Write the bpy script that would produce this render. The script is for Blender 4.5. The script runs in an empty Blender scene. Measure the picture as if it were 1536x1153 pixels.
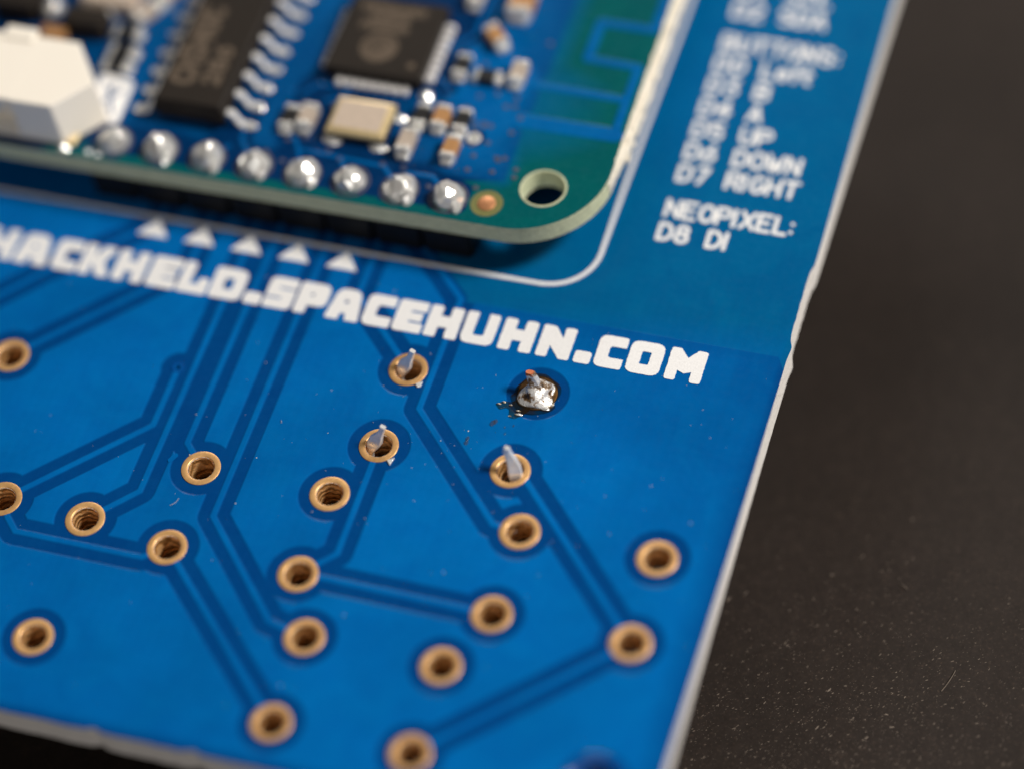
import bpy, bmesh, math, random
import numpy as np
from mathutils import Vector, Matrix, noise
from mathutils.geometry import delaunay_2d_cdt
PI = math.pi
C = bpy.context.scene.collection
rnd = random.Random(7)

# ------------------------------------------------------------------ camera (1 unit = 1 mm)
cam = bpy.data.cameras.new('camera'); camo = bpy.data.objects.new('camera', cam); C.objects.link(camo)
camo.location = (39.161, -66.8255, 107.5534)
camo.rotation_euler = (0.626870711, 0.10904352, 0.294545735)
cam.sensor_width = 360.0; cam.lens = 989.0
cam.clip_start = 1.0; cam.clip_end = 5000.0
cam.dof.use_dof = True; cam.dof.focus_distance = 132.75; cam.dof.aperture_fstop = 0.989/(9.2); cam.dof.aperture_blades = 0
bpy.context.scene.camera = camo
sc = bpy.context.scene
sc.view_settings.view_transform = 'Standard'; sc.view_settings.look = 'None'
sc.view_settings.exposure = 0.0; sc.view_settings.gamma = 1.0

# ------------------------------------------------------------------ light
w = bpy.data.worlds.new('World'); sc.world = w; w.use_nodes = True
w.node_tree.nodes['Background'].inputs[0].default_value = (1.0, 0.95, 0.9, 1)
w.node_tree.nodes['Background'].inputs[1].default_value = 0.05
def area(name, loc, target, sx, sy, power, col):
    l = bpy.data.lights.new(name, 'AREA'); l.shape = 'RECTANGLE'; l.size = sx; l.size_y = sy; l.energy = power; l.color = col
    o = bpy.data.objects.new(name, l); C.objects.link(o); o.location = loc
    d = Vector(target)-Vector(loc); o.rotation_euler = d.to_track_quat('-Z', 'Y').to_euler(); return o
area('key_softbox', (308, 112, 332), (0, 4, 0), 98, 84, 2.55e6, (1.0, 0.955, 0.895))
area('back_softbox', (-70, 270, 118), (-4, 12, 0), 120, 50, 1.7e5, (1.0, 0.95, 0.88))
area('fill_softbox', (40, -240, 150), (0, 0, 0), 160, 110, 1.4e5, (1.0, 0.96, 0.92))

# ------------------------------------------------------------------ materials
def mat(name):
    m = bpy.data.materials.new(name); m.use_nodes = True
    return m, m.node_tree.nodes, m.node_tree.links, m.node_tree.nodes['Principled BSDF']
def setp(b, col=None, rough=.5, metal=0., spec=.5, **k):
    if col: b.inputs['Base Color'].default_value = (*col, 1)
    b.inputs['Roughness'].default_value = rough; b.inputs['Metallic'].default_value = metal
    b.inputs['Specular IOR Level'].default_value = spec
    for n, v in k.items(): b.inputs[n.replace('_', ' ')].default_value = v
def tex(n, l, scale, detail=4, rough=.55, kind='ShaderNodeTexNoise', coord='Object', sc3=None):
    t = n.new(kind); t.inputs['Scale'].default_value = scale
    if kind == 'ShaderNodeTexNoise': t.inputs['Detail'].default_value = detail; t.inputs['Roughness'].default_value = rough
    c = n.new('ShaderNodeTexCoord')
    if sc3:
        mp = n.new('ShaderNodeMapping'); mp.inputs['Scale'].default_value = sc3
        l.new(c.outputs[coord], mp.inputs[0]); l.new(mp.outputs[0], t.inputs['Vector'])
    else: l.new(c.outputs[coord], t.inputs['Vector'])
    return t
def ramp(n, l, src, stops):
    r = n.new('ShaderNodeValToRGB'); e = r.color_ramp.elements
    while len(e) < len(stops): e.new(0.5)
    for el, (p, c) in zip(e, stops): el.position = p; el.color = (*c, 1) if len(c) == 3 else c
    l.new(src, r.inputs[0]); return r
def bump(n, l, b, h, strength, dist):
    bp = n.new('ShaderNodeBump'); bp.inputs['Strength'].default_value = strength; bp.inputs['Distance'].default_value = dist
    l.new(h, bp.inputs['Height']); l.new(bp.outputs[0], b.inputs['Normal']); return bp
def mixc(n, l, f, a, b, blend='MIX'):
    x = n.new('ShaderNodeMix'); x.data_type = 'RGBA'; x.blend_type = blend
    for s, v in ((0, f), (6, a), (7, b)):
        if hasattr(v, 'links') or hasattr(v, 'is_linked'): l.new(v, x.inputs[s])
        else: x.inputs[s].default_value = v if s == 0 else (*v, 1)
    return x.outputs[2]

def mask_material(name, cop, gap, bare, weave=1.0):
    m, n, l, b = mat(name)
    a = n.new('ShaderNodeAttribute'); a.attribute_name = 'copper'
    a2 = n.new('ShaderNodeAttribute'); a2.attribute_name = 'bare'
    base = mixc(n, l, a2.outputs['Fac'], gap, bare)
    t1 = tex(n, l, .16, 4); r1 = ramp(n, l, t1.outputs['Fac'], [(.32, tuple(x*.88 for x in cop)), (.68, tuple(min(1, x*1.1) for x in cop))])
    col = mixc(n, l, a.outputs['Fac'], base, r1.outputs[0])
    t2 = tex(n, l, 34, 3); r2 = ramp(n, l, t2.outputs['Fac'], [(.3, (.95, .95, .95)), (.7, (1.05, 1.05, 1.05))])
    col = mixc(n, l, 1.0, col, r2.outputs[0], 'MULTIPLY')
    t4 = tex(n, l, .42, 3, .5); t4.inputs['Distortion'].default_value = 1.2; r4 = ramp(n, l, t4.outputs['Fac'], [(.34, (1.0, .93, .965)), (.66, (1.0, 1.06, 1.03))])
    col = mixc(n, l, 1.0, col, r4.outputs[0], 'MULTIPLY')
    l.new(col, b.inputs['Base Color'])
    setp(b, None, .27, 0, .09)
    rr = tex(n, l, 3.0, 5); r3 = ramp(n, l, rr.outputs['Fac'], [(.3, (.2,)*3), (.7, (.34,)*3)]); l.new(r3.outputs[0], b.inputs['Roughness'])
    # the glass weave telegraphs faintly through the mask
    w1 = n.new('ShaderNodeTexWave'); w1.wave_type = 'BANDS'; w1.bands_direction = 'X'; w1.inputs['Scale'].default_value = 0.62; w1.inputs['Distortion'].default_value = .6
    w2 = n.new('ShaderNodeTexWave'); w2.wave_type = 'BANDS'; w2.bands_direction = 'Y'; w2.inputs['Scale'].default_value = 0.62; w2.inputs['Distortion'].default_value = .6
    c = n.new('ShaderNodeTexCoord'); l.new(c.outputs['Object'], w1.inputs['Vector']); l.new(c.outputs['Object'], w2.inputs['Vector'])
    ad = n.new('ShaderNodeMath'); ad.operation = 'ADD'; l.new(w1.outputs['Fac'], ad.inputs[0]); l.new(w2.outputs['Fac'], ad.inputs[1])
    gr = tex(n, l, 22, 3); ad2 = n.new('ShaderNodeMath'); ad2.operation = 'ADD'; l.new(ad.outputs[0], ad2.inputs[0]); l.new(gr.outputs['Fac'], ad2.inputs[1])
    bump(n, l, b, ad2.outputs[0], .4*weave, .006)
    return m
M = {}
M['mask'] = mask_material('blue_solder_mask', (.0002, .124, .400), (.0003, .054, .215), (.0003, .104, .265))
M['mask2'] = mask_material('blue_module_mask', (.0003, .105, .330), (.0005, .026, .100), (.0008, .092, .098))

def simple(name, col, rough, metal=0., spec=.5, var=0., vscale=3., bs=0., bd=.02, bscale=8., **k):
    m, n, l, b = mat(name); setp(b, col, rough, metal, spec, **k)
    if var:
        t = tex(n, l, vscale, 5); r = ramp(n, l, t.outputs['Fac'], [(.3, tuple(x*(1-var) for x in col)), (.7, tuple(min(1, x*(1+var)) for x in col))])
        l.new(r.outputs[0], b.inputs['Base Color'])
    if bs:
        t = tex(n, l, bscale, 5); bump(n, l, b, t.outputs['Fac'], bs, bd)
    return m
M['silk'] = simple('white_legend_ink', (.865, .855, .85), .55, 0, .3, .06, 9, .35, .02, 14)
M['gold'] = simple('gold_plating', (.97, .545, .225), .40, .5, .5, .10, 6, .3, .012, 16)
gm = M['gold']; n_, l_ = gm.node_tree.nodes, gm.node_tree.links; oi = n_.new('ShaderNodeObjectInfo')
gr_ = ramp(n_, l_, oi.outputs['Random'], [(0, (.82, .80, .78)), (1, (1.0, 1.0, 1.0))]); gb = n_['Principled BSDF']; src_ = gb.inputs['Base Color'].links[0].from_socket
l_.new(mixc(n_, l_, 1.0, src_, gr_.outputs[0], 'MULTIPLY'), gb.inputs['Base Color'])
gt = tex(n_, l_, 5, 4); gq = ramp(n_, l_, gt.outputs['Fac'], [(.3, (.32,)*3), (.7, (.5,)*3)]); l_.new(gq.outputs[0], gb.inputs['Roughness'])
M['tin'] = simple('tin_plating', (.95, .92, .885), .16, .32, .5, .14, 2.5, .35, .03, 7)
M['solder'] = simple('bright_solder', (.95, .91, .87), .16, .60, .5, .10, 2.0, .35, .03, 4)
M['dot_solder'] = simple('wet_solder', (.97, .94, .92), .12, .32)
M['lead_tin'] = simple('clipped_lead_tin', (.96, .935, .905), .16, .42, .5, .10, 3.5, .5, .03, 9)
M['chip'] = simple('black_epoxy', (.020, .0150, .0112), .55, 0, .22, .15, 6, .5, .01, 40)
M['chipmark'] = simple('laser_marking', (.115, .085, .060), .6, 0, .3, .1, 10)
M['plastic'] = simple('black_plastic', (.0028, .0028, .003), .5, 0, .18, .1, 4, .3, .02, 12)
M['nylon'] = simple('cream_nylon', (.985, .915, .80), .45, 0, .3, 0, 2, .2, .02, 10)
M['ceram_tan'] = simple('tan_ceramic', (.43, .22, .085), .45, 0, .4, .12, 4)
M['ceram_grey'] = simple('beige_ceramic', (.46, .38, .31), .45, 0, .4, .12, 4)
M['ceram_blk'] = simple('black_resistor', (.012, .011, .011), .4, 0, .5, .1, 4)
M['lid'] = simple('brushed_metal_lid', (.74, .60, .48), .38, .35, .5, .06, 3, .25, .01, 30)
M['lidedge'] = simple('gold_lid_rim', (.96, .74, .40), .28, .5, .5, .06, 3)
M['copper'] = simple('bare_copper', (.78, .36, .17), .4, .7, .5, .10, 6)
M['viadim'] = simple('tented_via', (.10, .10, .14), .5, .3, .3)
M['viablue'] = simple('mask_lined_via', (.0006, .065, .28), .16, 0, .5)
M['resin'] = simple('olive_bare_laminate', (.17, .17, .055), .5, 0, .4, .12, 5)

# FR4 edge: laminate with fibres running along it
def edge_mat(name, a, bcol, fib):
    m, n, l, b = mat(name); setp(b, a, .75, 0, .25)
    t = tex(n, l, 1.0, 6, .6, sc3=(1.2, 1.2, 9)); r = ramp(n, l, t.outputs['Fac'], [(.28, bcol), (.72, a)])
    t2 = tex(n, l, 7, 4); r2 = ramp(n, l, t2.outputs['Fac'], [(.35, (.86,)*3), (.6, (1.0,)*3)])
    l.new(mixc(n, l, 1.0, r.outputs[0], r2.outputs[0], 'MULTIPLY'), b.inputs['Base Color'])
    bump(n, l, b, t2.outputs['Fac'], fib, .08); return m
M['edge'] = edge_mat('glow_paled_laminate_edge', (.92, .88, .845), (.80, .76, .72), .4)  # colour lightened to stand in for light glowing through the laminate
M['edge2'] = edge_mat('glow_paled_green_edge', (.74, .76, .52), (.50, .53, .33), .6)  # green laminate, its colour also lightened for light scattered out through the edge
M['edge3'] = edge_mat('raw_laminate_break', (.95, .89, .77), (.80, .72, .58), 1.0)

# plated barrel, drill-scored
m, n, l, b = mat('scored_barrel'); setp(b, (.50, .25, .085), .3, .45, .5)
wv = n.new('ShaderNodeTexWave'); wv.wave_type = 'BANDS'; wv.bands_direction = 'Z'
for k_, v_ in (('Scale', .7), ('Distortion', 13.0), ('Detail', 5.0), ('Detail Scale', .9), ('Detail Roughness', .62)): wv.inputs[k_].default_value = v_
tc = n.new('ShaderNodeTexCoord'); l.new(tc.outputs['Object'], wv.inputs['Vector'])
rb = ramp(n, l, wv.outputs['Fac'], [(.10, (.34, .17, .055)), (.45, (.62, .33, .12)), (.9, (.90, .54, .24))]); l.new(rb.outputs[0], b.inputs['Base Color'])
bump(n, l, b, wv.outputs['Fac'], .8, .06); M['barrel'] = m

# burnt solder of the one soldered lead
m, n, l, b = mat('burnt_solder'); setp(b, (.7, .68, .65), .36, .5, .5)
t = tex(n, l, 2.3, 6, .62); r = ramp(n, l, t.outputs['Fac'], [(.36, (.035, .02, .010)), (.44, (.22, .13, .06)), (.50, (.74, .72, .70)), (.72, (.86, .85, .83))])
l.new(r.outputs[0], b.inputs['Base Color']); rm = ramp(n, l, t.outputs['Fac'], [(.4, (0,)*3), (.5, (.45,)*3)]); l.new(rm.outputs[0], b.inputs['Metallic'])
t2 = tex(n, l, 4.5, 5); bump(n, l, b, t2.outputs['Fac'], .8, .09); M['burnt'] = m

# (two strengths of it)
# flux: dark amber film one sees the board through
m, n, l, b = mat('flux_film'); out = n['Material Output']
setp(b, (.030, .017, .008), .10, 0, .6)
tr = n.new('ShaderNodeBsdfTransparent'); tr.inputs[0].default_value = (.80, .74, .62, 1)
mx = n.new('ShaderNodeMixShader'); t = tex(n, l, 1.5, 5); r = ramp(n, l, t.outputs['Fac'], [(.36, (.06,)*3), (.70, (.62,)*3)])
l.new(r.outputs[0], mx.inputs[0]); l.new(tr.outputs[0], mx.inputs[1]); l.new(b.outputs[0], mx.inputs[2]); l.new(mx.outputs[0], out.inputs[0])
tb = tex(n, l, 5, 4); bump(n, l, b, tb.outputs['Fac'], .5, .06); M['flux'] = m
m2 = m.copy(); m2.name = 'burnt_flux_film'; M['fluxdark'] = m2
for nd in m2.node_tree.nodes:
    if nd.type == 'VALTORGB': nd.color_ramp.elements[0].color = (.42, .42, .42, 1); nd.color_ramp.elements[1].color = (.85, .85, .85, 1)

m, n, l, b = mat('clear_flux_drop'); out = n['Material Output']; setp(b, (.10, .10, .11), .08, 0, .8)
tr = n.new('ShaderNodeBsdfTransparent'); tr.inputs[0].default_value = (.86, .86, .86, 1); mx = n.new('ShaderNodeMixShader'); mx.inputs[0].default_value = .30
l.new(tr.outputs[0], mx.inputs[1]); l.new(b.outputs[0], mx.inputs[2]); l.new(mx.outputs[0], out.inputs[0]); M['fluxdrop'] = m
M['dust'] = simple('pale_dust', (.55, .52, .48), .8, 0, .3)
M['desk_dust'] = simple('desk_dust_grains', (.17, .137, .11), .9, 0, .2, .3, 2)
m, n, l, b = mat('dark_desk'); setp(b, (.020, .0165, .014), .6, 0, .2)
t = tex(n, l, .045, 6, .6); t2 = tex(n, l, 1.6, 6, .65); t3 = tex(n, l, .12, 4, sc3=(1, .12, 1))
r = ramp(n, l, t.outputs['Fac'], [(.3, (.0190, .0138, .0112)), (.7, (.0310, .0226, .0184))])
r2 = ramp(n, l, t2.outputs['Fac'], [(.35, (.80,)*3), (.62, (1.0,)*3), (.74, (1.4, 1.36, 1.3))])
l.new(mixc(n, l, 1.0, r.outputs[0], r2.outputs[0], 'MULTIPLY'), b.inputs['Base Color'])
t5 = tex(n, l, 6.0, 3, .6); r5 = ramp(n, l, t5.outputs['Fac'], [(.3, (.85,)*3), (.58, (1.0,)*3), (.70, (1.9, 1.8, 1.65))])
l.new(mixc(n, l, 1.0, b.inputs['Base Color'].links[0].from_socket, r5.outputs[0], 'MULTIPLY'), b.inputs['Base Color'])
r3 = ramp(n, l, t3.outputs['Fac'], [(.3, (.46,)*3), (.7, (.62,)*3)]); l.new(r3.outputs[0], b.inputs['Roughness'])
bump(n, l, b, t2.outputs['Fac'], .5, .06); M['desk'] = m

# ------------------------------------------------------------------ object helpers
def link(name, me, m=None, parent=None, smooth=None):
    o = bpy.data.objects.new(name, me); C.objects.link(o)
    if m is not None:
        me.materials.clear()
        for x in (m if isinstance(m, (list, tuple)) else [m]): me.materials.append(x)
    if parent is not None: o.parent = parent
    if smooth is not None:
        me.polygons.foreach_set('use_smooth', [True]*len(me.polygons)); me.set_sharp_from_angle(angle=math.radians(smooth))
    return o
def empty(name, loc, label, cat):
    o = bpy.data.objects.new(name, None); C.objects.link(o); o.location = loc; o['label'] = label; o['category'] = cat; return o
def from_bm(bm):
    me = bpy.data.meshes.new('m'); bmesh.ops.recalc_face_normals(bm, faces=bm.faces); bm.to_mesh(me); bm.free(); return me
def box_bm(bm, x0, y0, z0, x1, y1, z1, bev=0., seg=2, mi=0, taper=0.):
    t = bmesh.new(); bmesh.ops.create_cube(t, size=1)
    for v in t.verts:
        k = taper if v.co.z > 0 else 0
        v.co = Vector(((x0+x1)/2+v.co.x*(x1-x0-2*k), (y0+y1)/2+v.co.y*(y1-y0-2*k), (z0+z1)/2+v.co.z*(z1-z0)))
    if bev: bmesh.ops.bevel(t, geom=list(t.edges), offset=bev, segments=seg, affect='EDGES', profile=.6)
    for f in t.faces: f.material_index = mi
    me = bpy.data.meshes.new('t'); t.to_mesh(me); t.free(); bm.from_mesh(me); bpy.data.meshes.remove(me)
def lathe_bm(bm, prof, n=40, cx=0, cy=0, mi=None, jit=0., wob=None):
    rings = []
    for k, (r, z) in enumerate(prof):
        ring = []
        for i in range(n):
            a = 2*PI*i/n; rr = r
            if wob: rr = r*(1+wob(a, z))
            ring.append(bm.verts.new((cx+rr*math.cos(a), cy+rr*math.sin(a), z)))
        rings.append(ring)
    for k in range(len(prof)-1):
        for i in range(n):
            f = bm.faces.new((rings[k][i], rings[k][(i+1) % n], rings[k+1][(i+1) % n], rings[k+1][i]))
            if mi: f.material_index = mi[k]
    return rings
def loft_bm(bm, secs, cap=True, mi=0):
    """secs: list of lists of points with equal counts"""
    R = [[bm.verts.new(p) for p in s] for s in secs]; n = len(R[0])
    for a, b_ in zip(R[:-1], R[1:]):
        for i in range(n):
            f = bm.faces.new((a[i], a[(i+1) % n], b_[(i+1) % n], b_[i])); f.material_index = mi
    if cap:
        bm.faces.new(R[0][::-1]).material_index = mi; bm.faces.new(R[-1]).material_index = mi
    return R
def rect_sec(c, ax, w, h, up=(0, 0, 1), ch=.25):
    """chamfered rectangle around c: axis ax is the section's width direction, up its thickness direction"""
    c = Vector(c); ax = Vector(ax).normalized(); up = Vector(up).normalized(); k = min(w, h)*ch
    pts = [(-w/2+k, -h/2), (w/2-k, -h/2), (w/2, -h/2+k), (w/2, h/2-k), (w/2-k, h/2), (-w/2+k, h/2), (-w/2, h/2-k), (-w/2, -h/2+k)]
    return [c+ax*x+up*y for x, y in pts]

# ------------------------------------------------------------------ 2-D helpers
def capsule(a, b, r, n=8):
    a = Vector(a); b = Vector(b); d = b-a; ang = math.atan2(d.y, d.x) if d.length > 1e-9 else 0.
    return [(b.x+r*math.cos(ang-PI/2+PI*i/n), b.y+r*math.sin(ang-PI/2+PI*i/n)) for i in range(n+1)] + \
           [(a.x+r*math.cos(ang+PI/2+PI*i/n), a.y+r*math.sin(ang+PI/2+PI*i/n)) for i in range(n+1)]
def circle(c, r, n=40): return [(c[0]+r*math.cos(2*PI*i/n), c[1]+r*math.sin(2*PI*i/n)) for i in range(n)]
def rounded(pts, r, n=4):
    """round the corners of polygon pts; r: one radius or a list"""
    out = []; N = len(pts)
    for i in range(N):
        p = Vector(pts[i]); a = Vector(pts[i-1]); b = Vector(pts[(i+1) % N]); rr = r[i] if isinstance(r, (list, tuple)) else r
        u = (a-p); v = (b-p); q = min(rr, u.length*.48, v.length*.48)
        if q < 1e-4: out.append(tuple(p)); continue
        s = p+u.normalized()*q; e = p+v.normalized()*q
        for k in range(n+1):
            t = k/n; out.append(tuple(s*(1-t)**2+p*2*t*(1-t)+e*t**2))
    return out
def cap_dist(P, a, b):
    a = np.array(a, float); b = np.array(b, float); d = b-a; L = d@d
    t = np.clip(((P-a)@d)/L, 0, 1) if L > 1e-12 else np.zeros(len(P))
    return np.hypot(*(P-(a+t[:, None]*d)).T)
def in_poly(P, poly):
    x, y = P[:, 0], P[:, 1]; ins = np.zeros(len(P), bool); q = np.array(poly); j = len(q)-1
    for i in range(len(q)):
        c = ((q[i, 1] > y) != (q[j, 1] > y)); dy = q[j, 1]-q[i, 1]
        if dy != 0: ins ^= c & (x < (q[j, 0]-q[i, 0])*(y-q[i, 1])/dy+q[i, 0])
        j = i
    return ins
def poly_dist(P, poly):
    d = np.full(len(P), 1e9)
    for i in range(len(poly)): d = np.minimum(d, cap_dist(P, poly[i-1], poly[i]))
    return d
def cdt(polys):
    V = []; E = []
    for p in polys:
        s = len(V); V += [Vector(q) for q in p]; E += [(s+i, s+(i+1) % len(p)) for i in range(len(p))]
    v, e, f, *_ = delaunay_2d_cdt(V, E, [], 0, 1e-5, False)
    return np.array([tuple(x) for x in v]), [tuple(x) for x in f]
def flat_region(pos, neg, z0, z1):
    """extruded union of pos polygons minus neg polygons"""
    V, F = cdt(list(pos)+list(neg)); cen = np.array([V[list(f)].mean(0) for f in F])
    ins = np.zeros(len(F), bool)
    for p in pos: ins |= in_poly(cen, p)
    for p in neg: ins &= ~in_poly(cen, p)
    F = [f for f, k in zip(F, ins) if k]
    return extrude(V, F, z0, np.full(len(V), z1))
def extrude(V, F, z0, ztop, floor=True):
    fs = []
    for f in F:
        a, b, c = (V[i] for i in f)
        fs.append(f if (b[0]-a[0])*(c[1]-a[1])-(b[1]-a[1])*(c[0]-a[0]) > 0 else f[::-1])
    dire = {}
    for f in fs:
        for i in range(3): dire[(f[i], f[(i+1) % 3])] = 1
    rim = [e for e in dire if (e[1], e[0]) not in dire]
    used = sorted({i for f in fs for i in f}); top = {i: k for k, i in enumerate(used)}
    verts = [(V[i][0], V[i][1], float(ztop[i])) for i in used]; low = {}
    faces = [tuple(top[i] for i in f) for f in fs]; nt = len(faces)
    for a, b in rim:
        for i in (a, b):
            if i not in low: low[i] = len(verts); verts.append((V[i][0], V[i][1], z0))
        faces.append((top[b], top[a], low[a], low[b]))
    me = bpy.data.meshes.new('m'); me.from_pydata(verts, [], faces); me.update(); return me, used, nt

# ------------------------------------------------------------------ the setting
ZD = -9.5
def grid_mesh(x0, y0, x1, y1, nx, ny, z):
    bm = bmesh.new(); bmesh.ops.create_grid(bm, x_segments=nx, y_segments=ny, size=.5)
    for v in bm.verts: v.co = ((x0+x1)/2+v.co.x*(x1-x0), (y0+y1)/2+v.co.y*(y1-y0), z)
    me = bpy.data.meshes.new('m'); bm.to_mesh(me); bm.free(); return me
bm = bmesh.new(); box_bm(bm, -500, -400, ZD-25, 500, 600, ZD, 2.0, 2)
desk = link('desk', from_bm(bm), M['desk']); desk['kind'] = 'structure'; desk['label'] = 'dark charcoal desk top strewn with fine dust'

# ------------------------------------------------------------------ circuit board layout (mm; u right, v up the board)
PADS = {k: v for k, v in dict(A=(0, 4.5), B=(0, 0), C=(-1.4, -3.1), D=(6.5, 0), E=(6.5, 4.5), F=(7.9, -3.12), G=(14.42, -3.12), H=(14.42, -7.65), I=(7.93, -7.62),
        J=(6.5, -10.7), K=(-1.4, -7.6), L=(0, -10.7), Mm=(0, -15.18), N=(6.52, -15.18), O=(-7.9, -3.08), Q=(-7.9, -7.6), Pp=(-12.3, -7.0), R=(-12.25, -13.55), S=(-16.65, -6.83), T=(-19.6, 1.1)).items()}
TW, CL, PR, KR, DR = .40, .50, .95, 1.46, .64
TR = [
 [(-24.0, 1.9), (-20.0, 6.3), (-16.9, 9.1), (-15.36, 10.6), (-15.36, 13)],
 [PADS['T'], (-13.9, 6.95), (-12.82, 8.1), (-12.82, 13)],
 [(-10.33, 13), (-10.33, -4.95), PADS['Pp']],
 [(-9.08, 13), (-9.08, -1.85), PADS['O']],
 [(-11.1, 2.2), (-11.1, -1.25), PADS['S']],
 [(-6.4, 13), (-6.4, -5.5), (-1.9, -10.25), PADS['L']],
 [(-3.86, 13), (-3.86, 8.3), PADS['A']],
 [(-3.2, 13.4), (1.2, 9.1), (1.2, 2.45), (6.55, -3.0), PADS['F']],
 [PADS['D'], (7.3, -.3), PADS['H']],
 [PADS['H'], PADS['N']],
 [PADS['K'], (-.6, -7.52), PADS['I']],
 [PADS['B'], (0, -6.15), PADS['K']],
 [PADS['Q'], PADS['Mm']],
 [PADS['S'], (-16.0, -7.75), (-15.35, -8.38), (-8.9, -8.38), PADS['Q']],
]
VIA = (-11.1, 2.2)
POUR = [(-42.5, -17.1), (17.1, -17.1), (17.1, 8.98), (1.5, 8.98), (1.5, 9.3), (-2.9, 13.6), (-6, 24), (-6, 39.5), (-42.5, 39.5)]
HOLE = (14.75, -14.75); HR = 1.1
# outline; the right-hand edge is ragged where the board was snapped from its panel
right = []
y = -16.4
while y < 40:
    sm = lambda a, b: max(0., min(1., (y-a)/(b-a)))**2*(3-2*max(0., min(1., (y-a)/(b-a))))
    x = 17.5-.14*sm(9.6, 10.4)*(1-sm(14.1, 14.8))+.04*sm(8.9, 9.4)*(1-sm(9.6, 10.1))+.04*noise.noise((y*1.3, 3.1, 0))*sm(8.8, 9.4)*(1-sm(14.6, 15.4))
    x += (.020 if 9 < y < 15 else .008)*noise.noise((y*3.1, 9.4, 0)); right.append((x, y)); y += .16
bottom = []
x = -42.9
while x < 16.4:
    d = -17.45+.03*noise.noise((x*2.3, 5.5, 0))
    for nx in (-7.7, -2.9, 2.4):
        d += .16*math.exp(-((x-nx)/.28)**2)
    bottom.append((x, d)); x += .16
corner = [(16.5+1.0*math.sin(a), -16.45-1.0*math.cos(a)) for a in (math.radians(t) for t in range(0, 91, 10))]
OUT = bottom+corner+right[1:]+[(17.5, 40), (-43, 40), (-43, -17.45)]

board = empty('circuit_board', (0, 0, -1.6), 'large bright blue circuit board with gold ringed holes and white HACKHELD.SPACEHUHN.COM lettering', 'circuit board')
OFF = Matrix.Translation((0, 0, 1.6))
def bpart(name, me, m, smooth=None):
    me.transform(OFF); return link(name, me, m, board, smooth)

SL = .10; HC = .03
def segs(pl): return list(zip(pl[:-1], pl[1:]))
def board_top(out, holes, keep_discs, traces, pours, tw, cl, extra_polys=(), cop_polys=(), pads=()):
    """height field over the whole outline, constrained to every copper contour"""
    polys = [out]+[circle(c, r, 36) for c, r in holes]+[circle(c, r, 44) for c, r in pads]
    for c, r in keep_discs: polys += [circle(c, r, 44), circle(c, r+SL, 44)]
    for pl, w_, *_ in traces:
        for a, b in segs(pl):
            for r in (w_/2, w_/2-SL, w_/2+cl, w_/2+cl+SL): polys.append(capsule(a, b, r, 8))
    polys += list(pours)+list(extra_polys)+list(cop_polys)
    V, F = cdt(polys); return V, F
def copper_h(P, keep_discs, traces, pours, cl):
    gapd = np.full(len(P), 1e9)
    for c, r in keep_discs: gapd = np.minimum(gapd, np.hypot(P[:, 0]-c[0], P[:, 1]-c[1])-r)
    td = np.full((len(traces), len(P)), 1e9)
    for k, (pl, w_, *ng) in enumerate(traces):
        for a, b in segs(pl): td[k] = np.minimum(td[k], cap_dist(P, a, b)-w_/2)
        if not ng: gapd = np.minimum(gapd, td[k]-cl)      # a trace that joins the pour needs no clearance
    pin = np.zeros(len(P), bool); pd = np.full(len(P), 1e9)
    for q in pours: pin |= in_poly(P, q); pd = np.minimum(pd, poly_dist(P, q))
    pd = np.where(pin, pd, -pd)
    hp = np.clip(np.minimum(gapd, pd+SL*.5)/SL, 0, 1)
    ht = np.clip(-td.min(0)/SL, 0, 1)
    return hp, ht, td, pin
def make_top(V, F, sel_out, holes, keep_discs, traces, pours, cl, z, bare_fn, names, m, emit, pad_discs=()):
    cen = np.array([V[list(f)].mean(0) for f in F])
    ok = in_poly(cen, sel_out)
    for c, r in holes: ok &= np.hypot(cen[:, 0]-c[0], cen[:, 1]-c[1]) > r*.985
    for c, r in pad_discs: ok &= np.hypot(cen[:, 0]-c[0], cen[:, 1]-c[1]) > r*.998
    hp, ht, td, pin = copper_h(V, keep_discs, traces, pours, cl); hv = np.maximum(hp, ht)
    chp, cht, ctd, cpin = copper_h(cen, keep_discs, traces, pours, cl)
    kind = np.where(cht > 0, 1+ctd.argmin(0), np.where(chp > 0, 0, -1))
    bare = bare_fn(cen)
    for k in range(-1, len(traces)+1):
        idx = [i for i in range(len(F)) if ok[i] and kind[i] == k]
        if not idx: continue
        used = sorted({v for i in idx for v in F[i]}); mp = {v: j for j, v in enumerate(used)}
        fs = []
        for i in idx:
            f = F[i]; a, b_, c = (V[q] for q in f)
            if (b_[0]-a[0])*(c[1]-a[1])-(b_[1]-a[1])*(c[0]-a[0]) < 0: f = f[::-1]
            fs.append(tuple(mp[q] for q in f))
        me = bpy.data.meshes.new('m'); me.from_pydata([(V[q][0], V[q][1], z+HC*hv[q]) for q in used], [], fs)
        at = me.attributes.new('copper', 'FLOAT', 'POINT'); at.data.foreach_set('value', np.array([hv[q] for q in used], dtype=np.float32))
        ab = me.attributes.new('bare', 'FLOAT', 'FACE'); ab.data.foreach_set('value', np.array([bare[i] for i in idx], dtype=np.float32))
        me.update(); emit(names(k), me, m)
keep = [(c, KR) for c in PADS.values()]+[(HOLE, HR+.45)]
holes = [(c, DR) for c in PADS.values()]+[(HOLE, HR), (VIA, .13)]
viadisc = [(VIA, .30+.45)]
traces = [(t, TW) for t in TR]
VIAT = [(VIA, (VIA[0]+1e-3, VIA[1]))]
traces_all = traces+[(VIAT[0], .66)]
V, F = board_top(OUT, holes, keep, traces_all, [POUR], TW, CL, pads=[(c, PR-.03) for c in PADS.values()])
def bare_main(P): return ((~in_poly(P, POUR)) & (P[:, 1] > 8.5)).astype(float)
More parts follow.
